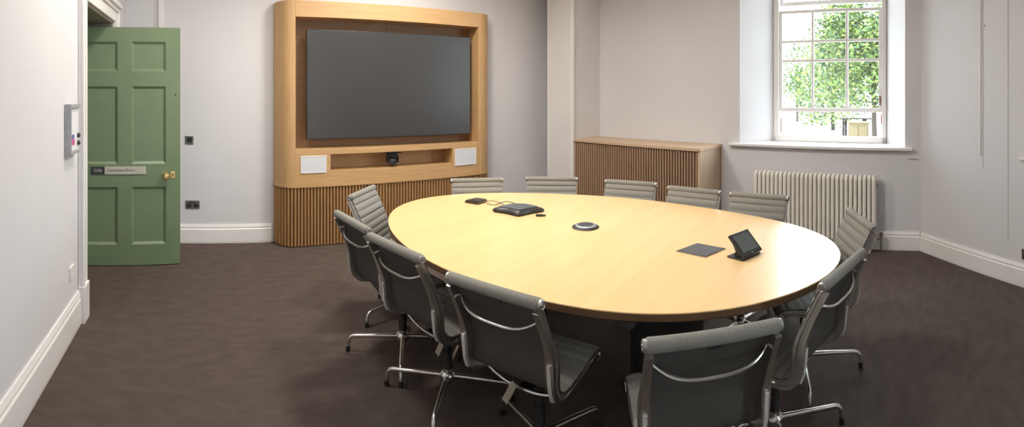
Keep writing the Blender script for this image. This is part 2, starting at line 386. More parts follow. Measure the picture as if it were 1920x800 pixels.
box(bm, (UF0 + .0005, -UD, ZB), (NI0, G, .9245), .001); box(bm, (NI1, -UD, ZB), (UF1 - .0005, G, .9245), .001); box(bm, (NI0, -UD, ZB), (NI1, G, NZ0), .001)
link('speaker_fascia', bm, oakh, U)
bm = nb(); box(bm, (NI0, -.02, NZ0), (NI1, G, NZ1)); link('niche_back', bm, oakh, U)
for x in (NI0 - .0, NI1 - .0):
    pass
L2, R2 = endcurve(-.008)
bm = nb(); prism(bm, clip(L2 + R2), .600, .6245, .003); link('base_moulding', bm, oakh, U, smooth=True)
L3, R3 = endcurve(.016)
bm = nb(); prism(bm, clip(L3 + R3), 0.001, .5995); link('base_core', bm, slatback, U)
bm = nb(); slat_run(bm, (L3 + R3), .0335, .60, .016, .012, .5995); link('ribbed_cladding', bm, slat, U)

# ------------------------------------------------------------------ television
TM = F1 @ Matrix.Translation((1.003 + .9645, -.1, 1.07))
TV = thing('television', 'large switched-off black flat screen inside the oak surround', 'television', TM)
w, hh = 1.929 / 2, 1.13
bm = nb(); box(bm, (-w, -.055, 0), (w, -.015, hh), .004); link('casing', bm, dark, TV)
bm = nb(); box(bm, (-w + .008, -.0565, .012), (w - .008, -.0552, hh - .008)); link('screen', bm, screenm, TV)
bm = nb(); box(bm, (-.3, -.0148, .25), (.3, .0735, .85), .004); link('wall_bracket', bm, dark, TV)

# speakers let into the surround
for k, (x0, x1, z0, z1, lab) in enumerate(((.923, 1.190, .742, .932, 'white square speaker grille at the left of the shelf under the screen'),
                                      (2.668, 2.950, .726, .918, 'white square speaker grille at the right of the shelf under the screen'))):
    z1 = min(z1, .916)
    sp = thing('speaker', lab, 'speaker', F1 @ Matrix.Translation((x0, -UD - .0005, z0)), 'white speakers in the media cabinet')
    bm = nb(); W_, H_ = x1 - x0, z1 - z0
    box(bm, (0, -.008, 0), (W_, 0, .010), .001); box(bm, (0, -.008, H_ - .010), (W_, 0, H_), .001); box(bm, (0, -.008, .010), (.010, 0, H_ - .010), .001); box(bm, (W_ - .010, -.008, .010), (W_, 0, H_ - .010), .001)
    link('frame', bm, white, sp)
    bm = nb(); box(bm, (.0105, -.006, .0105), (W_ - .0105, -.001, H_ - .0105)); link('grille', bm, grille, sp)

# conference camera hanging in the niche
CM = F1 @ Matrix.Translation((1.945, -.155, .9245))
t = thing('conference_camera', 'black ceiling-style conference camera hanging in the niche below the screen', 'camera', CM)
bm = nb(); box(bm, (-.085, -.06, -.022), (.085, .06, -.0005), .005); lathe(bm, [(.050, -.022), (.066, -.024), (.062, -.060), (.050, -.070), (0, -.070)][::-1], 28); link('mount', bm, dark, t, smooth=True)
bm = nb(); box(bm, (-.066, -.03, -.125), (-.050, .03, -.058), .006); link('yoke_arm', bm, dark, t)
bm = nb(); box(bm, (.050, -.03, -.125), (.066, .03, -.058), .006); link('yoke_arm', bm, dark, t)
bm = nb(); bmesh.ops.create_uvsphere(bm, u_segments=28, v_segments=16, radius=.050, matrix=Matrix.Translation((0, 0, -.113))); hd = link('camera_head', bm, darksoft, t, smooth=True)
bm = nb(); lathe(bm, [(.030, 0), (.030, .016), (.024, .020), (.020, .014), (0, .014)], 24, Matrix.Translation((0, -.040, -.120)) @ Matrix.Rotation(pi / 2, 4, 'X')); link('lens', bm, dark, hd, smooth=True)
bm = nb(); box(bm, (.035, -.064, -.034), (.048, -.0605, -.022)); link('badge', bm, steel, t)

# ------------------------------------------------------------------ low brown cabinet on the window wall
CS0, CS1, CF, CZ = PS + .006, -2.336, PF, .99
c = thing('radiator_cabinet', 'low brown vertically slatted cabinet with thin oak top against the window wall', 'cabinet', F2)
bm = nb(); box(bm, (CS0, CF - .012, CZ - .032), (CS1 + .012, -.002, CZ), .003); link('cabinet_top', bm, cabside, c)
bm = nb(); box(bm, (CS0, CF + .022, .001), (CS1 - .026, -.01, CZ - .033)); link('cabinet_core', bm, walback, c)
bm = nb(); box(bm, (CS1 - .025, CF + .002, .001), (CS1, -.03, CZ - .033), .002); link('side_panel', bm, cabside, c)['label'] = 'plain pale oak side'
bm = nb(); box(bm, (CS1 - .02, -.0295, .001), (CS1 + .006, -.002, CZ - .033), .002); link('scribe_strip', bm, wal, c)
bm = nb(); slat_run(bm, [(CS0, CF + .0215), (CS1 - .027, CF + .0215)], .0335, .60, .018, .012, CZ - .034); link('slatted_front', bm, wal, c)

# ------------------------------------------------------------------ column radiator
RS0, RS1, RZ, RB = -1.890, -.629, .740, .105
R = thing('column_radiator', 'cream tubular column radiator below the sash window', 'radiator', F2)
n = 28; pit = (RS1 - RS0) / n
for k in range(n):
    x = RS0 + pit * (k + .5); bm = nb()
    for y in (-.145, -.105, -.065): tube(bm, [(x, y, RB + .025), (x, y, RZ - .025)], .0182, 10)
    for z0, s in ((RZ - .030, 1), (RB + .030, -1)):
        pts = [(x, -.145 - .0125 * 0, z0)] + [(x, -.105 - .040 * cos(pi * j / 8), z0 + s * .028 * sin(pi * j / 8) ** .6) for j in range(9)] + [(x, -.065, z0)]
        tube(bm, pts[1:-1], .0155, 8)
    for z in (RB + .03, RZ - .03): box(bm, (x - pit / 2 + .0005, -.125, z - .016), (x + pit / 2 - .0005, -.085, z + .016), .004)
    if k in (1, n - 2):
        box(bm, (x - .013, -.155, .0), (x + .013, -.135, RB + .05), .003); box(bm, (x - .013, -.155, .0), (x + .013, -.06, .012), .003)
    link('section', bm, radm, R, smooth=True)
bm = nb(); tube(bm, [(RS1 - .002, -.105, RB + .03), (RS1 + .055, -.105, RB + .03)], .010, 10); tube(bm, [(RS1 + .045, -.105, .001), (RS1 + .045, -.105, RB + .085)], .009, 10)
lathe(bm, [(.012, 0), (.018, .004), (.018, .034), (.010, .040)], 14, Matrix.Translation((RS1 + .045, -.105, RB + .05)))
link('valve', bm, copper, R, smooth=True)['label'] = 'dark metal valve and pipe'
bm = nb(); box(bm, (RS1 - .001, -.115, RZ - .1), (RS1 + .012, -.095, RZ - .075), .002); link('bleed_valve', bm, steel, R)

# ------------------------------------------------------------------ sash window
wroot = bpy.data.objects.new('window_1', None); COL.objects.link(wroot); wroot.matrix_world = F2; wroot['kind'] = 'structure'
def wz(py, px=1560): return EYE - (py - HOR) * ((D2 + FD) / cos((px - 1765) / FPX)) / FPX
bm = nb(); box(bm, (-2.227, -.055, .982), (-.279, -.0, 1.012), .006); prism(bm, [(WL + .003, 0), (WR - .003, 0), (FR - .002, FD + .0), (FL + .002, FD + .0)], .996, 1.012); link('window_sill', bm, white, wroot)
fw = .058
bm = nb()
box(bm, (FL + .001, FD - .02, 1.013), (FL + fw, FD + .10, ZT - .001), .004); box(bm, (FR - fw * .8, FD - .02, 1.013), (FR - .001, FD + .10, ZT - .001), .004)
box(bm, (FL + .001, FD - .02, 1.013), (FR - .001, FD + .10, 1.075), .004); box(bm, (FL + .001, FD - .02, ZT - .05), (FR - .001, FD + .10, ZT - .001), .004)
link('window_frame', bm, white, wroot)
SL, SR = FL + fw + .001, FR - fw * .8 - .001
def sash(name, z0, z1, zrows, y0, thick, rail, bars=True):
    bm = nb(); y1 = y0 + thick
    box(bm, (SL, y0, z0), (SL + rail, y1, z1), .003); box(bm, (SR - rail, y0, z0), (SR, y1, z1), .003)
    box(bm, (SL + rail, y0, z0), (SR - rail, y1, z0 + rail * 1.3), .003); box(bm, (SL + rail, y0, z1 - rail), (SR - rail, y1, z1), .003)
    if bars:
        w3 = (SR - SL) / 3
        for k in (1, 2): box(bm, (SL + w3 * k - .014, y0 + .006, z0 + rail), (SL + w3 * k + .014, y1 - .006, z1 - rail), .003)
        for z in zrows: box(bm, (SL + rail, y0 + .005, z - .014), (SR - rail, y1 - .005, z + .014), .003)
    o = link(name, bm, white, wroot)
    return o
glass = bpy.data.materials.new('window_glass'); glass.use_nodes = True
nt = glass.node_tree; nt.nodes.clear(); om = nt.nodes.new('ShaderNodeOutputMaterial'); tr = nt.nodes.new('ShaderNodeBsdfTransparent'); gl = nt.nodes.new('ShaderNodeBsdfGlossy'); mxs = nt.nodes.new('ShaderNodeMixShader')
gl.inputs['Roughness'].default_value = .02; mxs.inputs[0].default_value = .05; tr.inputs[0].default_value = (.97, .99, .98, 1)
nt.links.new(tr.outputs[0], mxs.inputs[1]); nt.links.new(gl.outputs[0], mxs.inputs[2]); nt.links.new(mxs.outputs[0], om.inputs[0])
lo = sash('lower_sash', wz(210), wz(16), [wz(76), wz(113)], FD + .0, .036, .035)
bm = nb(); box(bm, (SL + .036, FD + .016, wz(204)), (SR - .036, FD + .020, wz(22))); link('glass_pane', bm, glass, lo)
up = sash('upper_sash', wz(6), ZT - .052, [], FD + .045, .036, .035, False)
bm = nb(); box(bm, (SL + .036, FD + .061, wz(0)), (SR - .036, FD + .065, ZT - .09)); link('glass_pane', bm, glass, up)
for x, z0, z1 in ((SR - .020, wz(197), wz(180)), (SR - .012, wz(232), wz(214)), (SL + .012, wz(250), wz(222))):
    bm = nb(); y = FD - .012 if z0 > 1.4 else FD + .03
    box(bm, (x - .007, y - .008, z0), (x + .007, y + .006, z1), .003); link('sash_catch', bm, mat('red_brown_catch', (.30, .07, .04), .5, noise=((.2, .05, .03), 40, 1)), wroot)['label'] = 'red-brown sash catch'
bm = nb(); tube(bm, [(SR - .012, FD + .03, 1.08), (SR - .012, FD + .03, wz(214))], .003, 6); link('sash_cord', bm, copper, wroot)

# ------------------------------------------------------------------ seams and fixings on the right wall
def s3(px): return D3 * tan((px - XN) / FPX - AZ3)
bm = nb()
box(bm, (s3(1843) - .004, -.002, .9), (s3(1843) + .004, -.0003, CEIL)); box(bm, (s3(1890) - .003, -.002, .33), (s3(1890) + .003, -.0003, CEIL))
struct('trim_6', bm, mat('wall_joint_line', (.56, .54, .53), .8, noise=((.52, .5, .49), 20, 1)), F3)  # thin grey lines along the panel seams
bm = nb(); box(bm, (s3(1839) - .012, -.006, 1.0), (s3(1839) + .004, -.0005, CEIL), .002); struct('trim_7', bm, wallp, F3)
bm = nb(); lathe(bm, [(.010, 0), (.010, .006), (.004, .009), (0, .009)], 12, Matrix.Rotation(pi / 2, 4, 'X'))
zz = EYE + (HOR - 48) * (D3 / cos((1846 - XN) / FPX - AZ3)) / FPX
tag(link('screw_hook', bm, steel, None, F3 @ Matrix.Translation((s3(1846), -.0005, zz)), smooth=True), 'tiny dark metal screw high on the right-hand wall', 'screw')
dd = D3 / cos((1917 - XN) / FPX - AZ3)
bm = nb(); box(bm, (-.012, -.03, -.012), (.30, -.0005, .012), .004)
tag(link('wall_shelf', bm, white, None, F3 @ Matrix.Translation((s3(1915), 0, EYE - (297 - HOR) * dd / FPX))), 'end of a small white ledge at the right edge of the photo', 'ledge')
bm = nb(); box(bm, (0, -.012, -.012), (.085, -.0005, .074), .003)
tag(link('floor_socket', bm, steel, None, F3 @ Matrix.Translation((s3(1917), 0, EYE - (482 - HOR) * dd / FPX))), 'steel socket edge just above the skirting at the right edge', 'socket')
bm = nb(); tube(bm, [(s2(1703), -.004, EYE - 124 * D2 / FPX), (s2(1712), -.008, EYE - 123 * D2 / FPX), (s2(1722), -.004, EYE - 125 * D2 / FPX)], .0028, 6)
tag(link('cable_clip', bm, steel, None, F2, smooth=True), 'thin bit of wire on the wall just under the right end of the window sill', 'wire')

# ------------------------------------------------------------------ table
TC = (1.975, 1.970); TA = radians(105.2); TA_, TB_ = 1.421, .911
def table_pts(n=96, shrink=0):
    out = []
    for k in range(n):
        t = 2 * pi * k / n; r = table_r(t) - shrink
        out.append((r * cos(t), r * sin(t)))
    return out
HC = [1.1229, 0.0061, -0.0068, 0.2366, -0.0122, -0.0104, 0.0097, 0.0406, -0.0000, 0.0000, 0.0000, 0.0074, 0.0000, 0.0000, 0.0000, 0.0014, 0.0000]
def table_r(t):
    r = HC[0]
    for k in range(1, (len(HC) + 1) // 2): r += HC[2 * k - 1] * cos(k * t) + HC[2 * k] * sin(k * t)
    return r
TMx = Matrix.Translation((TC[0], TC[1], 0)) @ Matrix.Rotation(TA, 4, 'Z')
tb = thing('conference_table', 'large oval light maple conference table on a black base', 'table', TMx)
def slab(bm, stack):
    rings = [[bm.verts.new((x, y, z)) for x, y in table_pts(120, sh)] for sh, z in stack]
    for a, b in zip(rings, rings[1:]):
        for k in range(120): bm.faces.new((a[k], a[(k + 1) % 120], b[(k + 1) % 120], b[k]))
    bm.faces.new(rings[0]); bm.faces.new(rings[-1][::-1])
bm = nb(); slab(bm, [(.0, .7385), (.0015, .740)]); 
bm.free(); bm = nb(); slab(bm, [(0.0015, .7400), (0, .7388), (0, .7352)]); link('tabletop', bm, tabletop, tb, smooth=True)
bm = nb(); slab(bm, [(.0, .7350), (.0, .7095), (.006, .7040), (.05, .700)]); link('edge_band', bm, tableedge, tb, smooth=True)['label'] = 'dark bevelled edge'
for sx in (-.50, .50):
    bm = nb(); 
    prism(bm, [(sx + .20 * cos(2 * pi * k / 40), .17 * sin(2 * pi * k / 40)) for k in range(40)], .001, .6995)
    link('pedestal', bm, tableblack, tb, smooth=True)
bm = nb(); box(bm, (-.52, -.06, .48), (.52, .06, .6995), .004); link('cable_tray', bm, tableblack, tb)
LP = TMx.inverted() @ at(1181, 603, .690); 
bm = nb(); box(bm, (LP.x - .02, LP.y - .02, .672), (LP.x + .05, LP.y + .02, .6995), .003); pw = link('power_unit', bm, tableblack, tb)
LQ = TMx.inverted() @ at(1181, 603, .680)
bm = nb(); bmesh.ops.create_uvsphere(bm, u_segments=10, v_segments=6, radius=.005, matrix=Matrix.Translation((LQ.x - .018, LQ.y, .680))); link('indicator_light', bm, mat('blue_led', (.05, .03, .9), .4, emit=((.12, .05, 1), 4)), pw)['label'] = 'glowing blue indicator'

# ------------------------------------------------------------------ things on the table
ZT_ = .7405
def outline(pts, z): 
    P = [at(x, y, z) for x, y in pts]; c = sum(P, Vector()) / len(P); return c, [(p.x - c.x, p.y - c.y) for p in P]
# speakerphone: three-lobed
pc, _ = outline([(926, 397), (1018, 397), (972, 385), (972, 408)], ZT_)
def phone_outline(k, n=9):
    # u towards the camera, v sideways: front tip, two wing tips, bulging back
    base = [(.138, 0), (.118, .030), (.062, .092), (.030, .150), (.008, .176), (-.022, .166), (-.070, .118), (-.112, .058), (-.126, 0)]
    half = catmull([(u, v, 0) for u, v in base], n); ring = half + [Vector((p.x, -p.y, 0)) for p in half[-2:0:-1]]
    c_, s_ = cos(rot), sin(rot); return [((p.x * c_ - p.y * s_) * k, (p.x * s_ + p.y * c_) * k) for p in ring]
rot = atan2(-pc.y, -pc.x)
ph = thing('conference_phone', 'black three-cornered conference speakerphone near the far left of the tabletop', 'conference phone', Matrix.Translation((pc.x, pc.y, ZT_)))
bm = nb(); rings = []
for k_, z in ((.94, .001), (1.0, .009), (.995, .016), (.93, .024), (.82, .031), (.74, .034), (.735, .0335)):
    rings.append([bm.verts.new((x, y, z)) for x, y in phone_outline(k_)])
m_ = len(rings[0])
for a_, b_ in zip(rings, rings[1:]):
    for k in range(m_): bm.faces.new((a_[k], a_[(k + 1) % m_], b_[(k + 1) % m_], b_[k]))
bm.faces.new(rings[0]); bm.faces.new(rings[-1]); link('body', bm, dark, ph, smooth=True)
bm = nb(); prism(bm, phone_outline(.70), .0337, .0375, .002); link('speaker_grille', bm, mat('slate_grille', (.085, .10, .11), .35, noise=((.10, .115, .125), 40, 1)), ph, smooth=True)
for u, v in ((.112, 0), (.012, .138), (.012, -.138)):
    bx_, by_ = u * cos(rot) - v * sin(rot), u * sin(rot) + v * cos(rot)
    bm = nb(); lathe(bm, [(.009, 0), (.009, .004), (0, .005)], 14, Matrix.Translation((bx_, by_, .0285))); link('button', bm, steel, ph, smooth=True)
# small box beside it
bc, bo = outline([(871, 379), (893, 374), (914, 377), (897, 383)], ZT_ + .004)
mc = thing('wireless_microphone', 'small flat dark box at the far left end of the tabletop, wired to the speakerphone', 'box', Matrix.Translation((bc.x, bc.y, ZT_)))
bm = nb(); prism(bm, [(x * .97, y * .97) for x, y in bo], .001, .022, .006); link('body', bm, mat('dark_brown_plastic', (.045, .032, .028), .4, noise=((.06, .04, .035), 20, 1)), mc)
bm = nb(); prism(bm, [(x * .4, y * .4) for x, y in bo], .0222, .0242, .001); link('touch_pad', bm, darksoft, mc)
bm = nb()
w1 = [at(912, 381, ZT_ + .004), at(928, 384, ZT_ + .004), at(938, 380, ZT_ + .004), at(950, 377.5, ZT_ + .004), at(966, 381, ZT_ + .004), at(972, 386, ZT_ + .006)]
w2 = [at(905, 380, ZT_ + .004), at(920, 377.5, ZT_ + .004), at(934, 380, ZT_ + .004), at(946, 386, ZT_ + .004), at(952, 389, ZT_ + .006)]
wire = mat('thin_grey_wire', (.16, .12, .09), .5, noise=((.2, .16, .1), 30, 1))
tube(bm, catmull(w1, 6), .0028, 6); tag(link('cable', bm, wire), 'thin looping cable behind the speakerphone, the longer of the two', 'cable', None)
bm = nb(); tube(bm, catmull([p + Vector((0, 0, .0058)) for p in w2], 6), .0028, 6); tag(link('cable', bm, wire), 'short thin cable from the small dark box to the left side of the speakerphone', 'cable', None)
dc = at(1013, 405, ZT_)
bm = nb(); MD = Matrix.Translation((dc.x, dc.y, ZT_ + .001)) @ Matrix.Rotation(-.7, 4, 'Z')
box(bm, (-.030, -.012, 0), (.018, .012, .011), .003); box(bm, (.018, -.008, .002), (.036, .008, .009), .001)
tag(link('usb_dongle', bm, dark, None, MD), 'tiny black plug lying beside the right corner of the speakerphone', 'plug')
# round puck
cc = at(1098, 425.5, ZT_)
pk = thing('cable_grommet', 'round black desk grommet with a silver ring in the middle of the tabletop', 'grommet', Matrix.Translation((cc.x, cc.y, ZT_)))
bm = nb(); lathe(bm, [(.080, .0005), (.082, .003), (.078, .006), (.058, .007)], 40); link('flange', bm, dark, pk, smooth=True)
bm = nb(); lathe(bm, [(.0640, .0065), (.0640, .012), (.060, .0155), (.050, .0165)], 40); link('ring', bm, mat('soft_silver', (.42, .42, .46), .4, .5, noise=((.38, .38, .42), 40, 1)), pk, smooth=True)['label'] = 'silver ring'
bm = nb(); lathe(bm, [(.0495, .0150), (.046, .0180), (0, .0190)], 40); link('lid', bm, darksoft, pk, smooth=True)
# flat dark cover
fc, fo = outline([(1267.5, 471), (1307, 456.5), (1361.5, 466.5), (1323, 482.8)], ZT_)
fl = thing('flap_cover', 'flat dark grey square connection flap lying flush left of the touch panel', 'table flap', Matrix.Translation((fc.x, fc.y, ZT_)))
bm = nb(); prism(bm, fo, .0005, .004, .001); link('rim', bm, steel, fl)
bm = nb(); prism(bm, [(x * .94, y * .94) for x, y in fo], .0042, .0056, .0005); link('lid', bm, mat('graphite_flap', (.085, .09, .10), .35, noise=((.10, .105, .115), 30, 1)), fl)
# touch panel
N_, Rr, Bp = at(1391.5, 490, ZT_), at(1426, 474, ZT_), at(1361.5, 482.5, ZT_)
ex = (Rr - N_); wx = ex.length; ex.normalize(); ey = Vector((-ex.y, ex.x, 0)); dpth = (Bp - N_).length
if (Bp - N_).dot(ey) < 0: ey = -ey
PMx = Matrix(((ex.x, ey.x, 0, N_.x), (ex.y, ey.y, 0, N_.y), (0, 0, 1, ZT_), (0, 0, 0, 1)))
tp = thing('touch_panel', 'black tilted touch control panel on a wedge stand at the right of the tabletop', 'touch panel', PMx)
print('touch', wx, dpth, (Bp - N_).dot(ex), (Bp - N_).dot(ey))
hgt = .086; run = dpth * .95; tilt = atan2(hgt, run); sl_ = sqrt(hgt ** 2 + run ** 2)
bm = nb(); box(bm, (.0, .0, .001), (wx, dpth, .008), .003); link('base', bm, dark, tp)
bm = nb(); sweep_x(bm, [(.012, .009), (dpth * .72, .009), (dpth * .60, .03), (run * .90, hgt * .86), (run * .8, hgt * .74)], .022, wx - .022); link('stand', bm, dark, tp)
RT = Matrix.Translation((0, .0, .014)) @ Matrix.Rotation(tilt, 4, 'X')
bm = nb(); box(bm, (0, -.004, 0), (wx, sl_, .014), .003, M=RT); link('bezel', bm, dark, tp)
bm = nb(); box(bm, (.016, .016, .0142), (wx - .016, sl_ - .014, .0150), M=RT); sc_ = link('screen', bm, mat('grey_touch_screen', (.11, .13, .14), .25, noise=((.12, .14, .145), 25, 1)), tp)  # even grey-blue screen colour
bm = nb()
for j in range(4):
    for i in range(5): x0 = .03 + i * (wx - .06) / 5; y0 = .03 + j * (sl_ - .06) / 4; box(bm, (x0, y0, .01502), (x0 + (wx - .06) / 5 - .007, y0 + (sl_ - .06) / 4 - .006, .01535), M=RT)
link('screen_icons', bm, mat('screen_icon_tiles', (.085, .10, .10), .4), sc_)
bm = nb(); box(bm, (wx / 2 - .007, .002, .0142), (wx / 2 + .007, .008, .0148), M=RT); link('logo', bm, steel, tp)

# ------------------------------------------------------------------ swivel chairs
HBACK = .36; HWID = .212
PROF = [(.150, .392), (.170, .410), (.172, .432), (.150, .447), (.10, .450), (.02, .440), (-.08, .428), (-.145, .428), (-.188, .445), (-.208, .485), (-.215, .54), (-.224, .60), (-.256, .68), (-.293, .755), (-.325, .815)]
def prof_frames(n):
    P = catmull([(0, y, z) for y, z in PROF], n); out = []
    for i, p in enumerate(P):
        t = (P[min(i + 1, len(P) - 1)] - P[max(i - 1, 0)]).normalized(); out.append((p, Vector((0, t.z, -t.y))))   # normal towards the sitter
    return out
def make_chair(label):
    t = thing('swivel_chair', label, 'chair', None, 'grey swivel chairs around the conference table')
    fr = prof_frames(10); L = [0]
    for a, b in zip(fr, fr[1:]): L.append(L[-1] + (b[0] - a[0]).length)
    # which side is the sitter's: check at the seat
    sgn = 1 if fr[50][1].z > 0 else -1
    bm = nb(); xs_ = [-.207, -.18, 0, .18, .207]; grid = []
    nr = int(L[-1] / .047)
    for (p, nrm), s in zip(fr, L):
        ph_ = (s / L[-1] * nr) % 1; b_ = .013 * (1 - abs(2 * ph_ - 1) ** 5)
        ring = [bm.verts.new(p + nrm * sgn * b_ * (1 if abs(x) < .2 else .35) + Vector((x, 0, 0))) for x in xs_] + [bm.verts.new(p - nrm * sgn * .004 + Vector((x, 0, 0))) for x in xs_[::-1]]
        grid.append(ring)
    m_ = len(grid[0])
    for a, b in zip(grid, grid[1:]):
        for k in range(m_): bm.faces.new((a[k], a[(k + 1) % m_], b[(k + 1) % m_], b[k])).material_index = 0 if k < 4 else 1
    bm.faces.new(grid[0]); bm.faces.new(grid[-1][::-1])
    link('sling_seat', bm, (fabric, fabshade), t, smooth=True)
    # rolled top edge
    top = Vector((0, -.336, .826)); bm = nb(); tube(bm, [top + Vector((x, 0, 0)) for x in (-.206, -.2, 0, .2, .206)], [.021, .0225, .0225, .0225, .021], 16)
    link('top_roll', bm, fabric, t, smooth=True)
    bm = nb(); tube(bm, [(x, .160, .405) for x in (-.2, .2)], .014, 12); link('front_roll', bm, fabric, t, smooth=True)
    # side rails
    for sx in (-1, 1):
        bm = nb(); rings = []; fr2 = prof_frames(5)
        for i, (p, nrm) in enumerate(fr2):
            wdt = .0105 + .0065 * math.exp(-((p.z - .56) / .09) ** 2) * (1 if p.y < -.1 else 0)
            hN = .017 + .007 * math.exp(-((p.z - .55) / .1) ** 2) * (1 if p.y < -.1 else 0)
            q = p - nrm * sgn * .019; c0 = sx * .1985
            sec = [(-wdt, -hN), (wdt, -hN), (wdt, -hN * .45), (wdt * .35, -hN * .25), (wdt * .35, hN * .25), (wdt, hN * .45), (wdt, hN), (-wdt, hN)]
            rings.append([bm.verts.new(q + Vector((c0 + u * sx, 0, 0)) + nrm * sgn * v) for u, v in sec])
        for a, b in zip(rings, rings[1:]):
            for k in range(8): bm.faces.new((a[k], a[(k + 1) % 8], b[(k + 1) % 8], b[k]))
        bm.faces.new(rings[0]); bm.faces.new(rings[-1][::-1]); link('side_rail', bm, alu, t, smooth=True)
        bm = nb(); lathe(bm, [(.019, 0), (.019, .010), (.014, .014), (.011, .0115), (.006, .0115), (.005, .015), (0, .015)], 20, Matrix.Translation((sx * .206, top.y, top.z)) @ Matrix.Rotation(sx * pi / 2, 4, 'Y')); link('end_cap', bm, mat('dull_end_metal', (.42, .41, .39), .42, .9, noise=((.36, .35, .33), 30, 1)), t, smooth=True)
    for sx in (-1, 1):
        bm = nb(); pp = [f for f in prof_frames(5) if .455 < f[0].z < .60 and f[0].y < -.1]; rings = []
        for p, nrm in pp:
            rings.append([bm.verts.new(p - nrm * sgn * v + Vector((sx * .1985 + u, 0, 0))) for u, v in ((-.007, .044), (.007, .044), (.007, .049), (-.007, .049))])
        for a, b in zip(rings, rings[1:]):
            for k in range(4): bm.faces.new((a[k], a[(k + 1) % 4], b[(k + 1) % 4], b[k]))
        bm.faces.new(rings[0]); bm.faces.new(rings[-1][::-1]); link('rail_plate', bm, alusheen, t)['label'] = 'metal strip coloured with the rail sheen'
    # back bow and seat bows
    bm = nb(); pts = [(.188 * u, -.286 - .045 * (1 - abs(u) ** 4), .752 - .048 * (1 - abs(u) ** 3)) for u in [k / 12 - 1 for k in range(25)]]
    tube(bm, pts, .0062, 8); link('back_bow', bm, alu, t, smooth=True)
    for y, zt in ((-.12, .412), (.09, .425)):
        bm = nb(); pts = [(.205 * u, y, zt - .055 * (1 - abs(u) ** 2.5)) for u in [k / 10 - 1 for k in range(21)]]
        tube(bm, pts, .0075, 8); link('seat_bow', bm, alu, t, smooth=True)
    bm = nb(); box(bm, (-.035, -.125, .338), (.035, .095, .362), .008); lathe(bm, [(.032, .322), (.04, .338), (.04, .345)], 20); link('tilt_housing', bm, dark, t)
    bm = nb(); lathe(bm, [(.0245, .12), (.0245, .235), (.018, .237), (.018, .325)], 20); link('column', bm, dark, t, smooth=True)
    bm = nb(); lathe(bm, [(.020, .078), (.036, .084), (.040, .105), (.036, .122), (.027, .130), (.026, .145)], 24); link('hub', bm, alu, t, smooth=True)
    for k in range(4):
        a = radians(45 + 90 * k); d = Vector((cos(a), sin(a), 0)); bm = nb()
        pts = [d * .03 + Vector((0, 0, .106)), d * .15 + Vector((0, 0, .103)), d * .29 + Vector((0, 0, .094)), d * .308 + Vector((0, 0, .089)), d * .320 + Vector((0, 0, .074)), d * .327 + Vector((0, 0, .032))]
        tube(bm, pts, [.0135, .0125, .0115, .0115, .0115, .011], 10); lg = link('leg', bm, alu, t, smooth=True)
        g = d * .328; bm = nb(); lathe(bm, [(.0125, .0005), (.0135, .004), (.0135, .03), (.011, .033)], 14, Matrix.Translation((g.x, g.y, 0))); link('glide', bm, dark, lg, smooth=True)
    bm = nb(); box(bm, (-.020, -.318, .780), (.024, -.312, .791)) ; tgl = link('maker_label', bm, dark, t); tgl['label'] = 'tiny black label'
    bpy.context.view_layer.update()
    return t

CH = [  # back-top midpoint, facing (deg), leg angle offset, label
    ((1.240, .700), 47, 10, 'grey swivel chair nearest the camera, its back cut off by the bottom edge'),
    ((.980, 1.460), 19, 20, 'grey swivel chair seen from behind with a large cream tag hanging under its middle'),
    ((.850, 2.085), 13, -8, 'grey swivel chair seen from behind, between the leftmost chair and the large-tagged one'),
    ((.795, 2.580), 8, 12, 'leftmost grey swivel chair, back turned, in front of the oak cabinet base'),
    ((1.105, 3.315), -43, 12, 'grey ribbed swivel chair at the far left table end, turned side-on'),
    ((2.105, 3.355), -116, 0, 'grey ribbed swivel chair behind the table, right of the oak screen cabinet base'),
    ((2.640, 3.035), -134, 0, 'grey ribbed swivel chair behind the table, in front of the white pillar'),
    ((2.965, 2.450), -160, 0, 'left of the two neighbouring grey chairs in front of the brown slatted cabinet'),
    ((3.018, 1.888), -174, 0, 'right of the two neighbouring grey chairs in front of the brown slatted cabinet'),
    ((3.060, 1.378), -176, 31, 'grey ribbed swivel chair behind the table, in front of the left part of the radiator'),
    ((2.690, .580), 122, 38, 'grey swivel chair at the right table end, edge-on before the radiator'),
    ((1.920, .480), 81, 3, 'grey swivel chair seen from behind at the right table end, angled away'),
]
def place(t, mid, fc, base):
    f = radians(fc); hub = (mid[0] + .336 * cos(f), mid[1] + .336 * sin(f))
    t.location = (hub[0], hub[1], 0); t.rotation_euler = (0, 0, f - pi / 2)
    for ch in t.children:
        if ch.name.startswith(('leg', 'hub')): ch.rotation_euler = (0, 0, radians(base))
proto = make_chair(CH[0][3])
def copy_thing(root):
    r = root.copy(); COL.objects.link(r)
    for ch in list(root.children):
        c = ch.copy(); COL.objects.link(c); c.parent = r
        for g in list(ch.children):
            d = g.copy(); COL.objects.link(d); d.parent = c
    return r
chairs = [proto] + [copy_thing(proto) for _ in CH[1:]]
for t, (mid, fc, base, lab) in zip(chairs, CH):
    t['label'] = lab; place(t, mid, fc, base)
# hanging cream tags under two chairs
def seat_tag(ch, x, y, z, tiltd):
    bm = nb(); M_ = Matrix.Translation((x, y, z)) @ Matrix.Rotation(radians(tiltd), 4, 'Y')
    box(bm, (-.014, -.003, -.105), (.014, .003, 0), .001, M=M_); o = link('seat_tag', bm, cream, ch); o['label'] = 'cream paddle-shaped tag'
seat_tag(chairs[1], -.015, -.165, .400, 28)
seat_tag(chairs[2], .155, -.160, .405, 28)

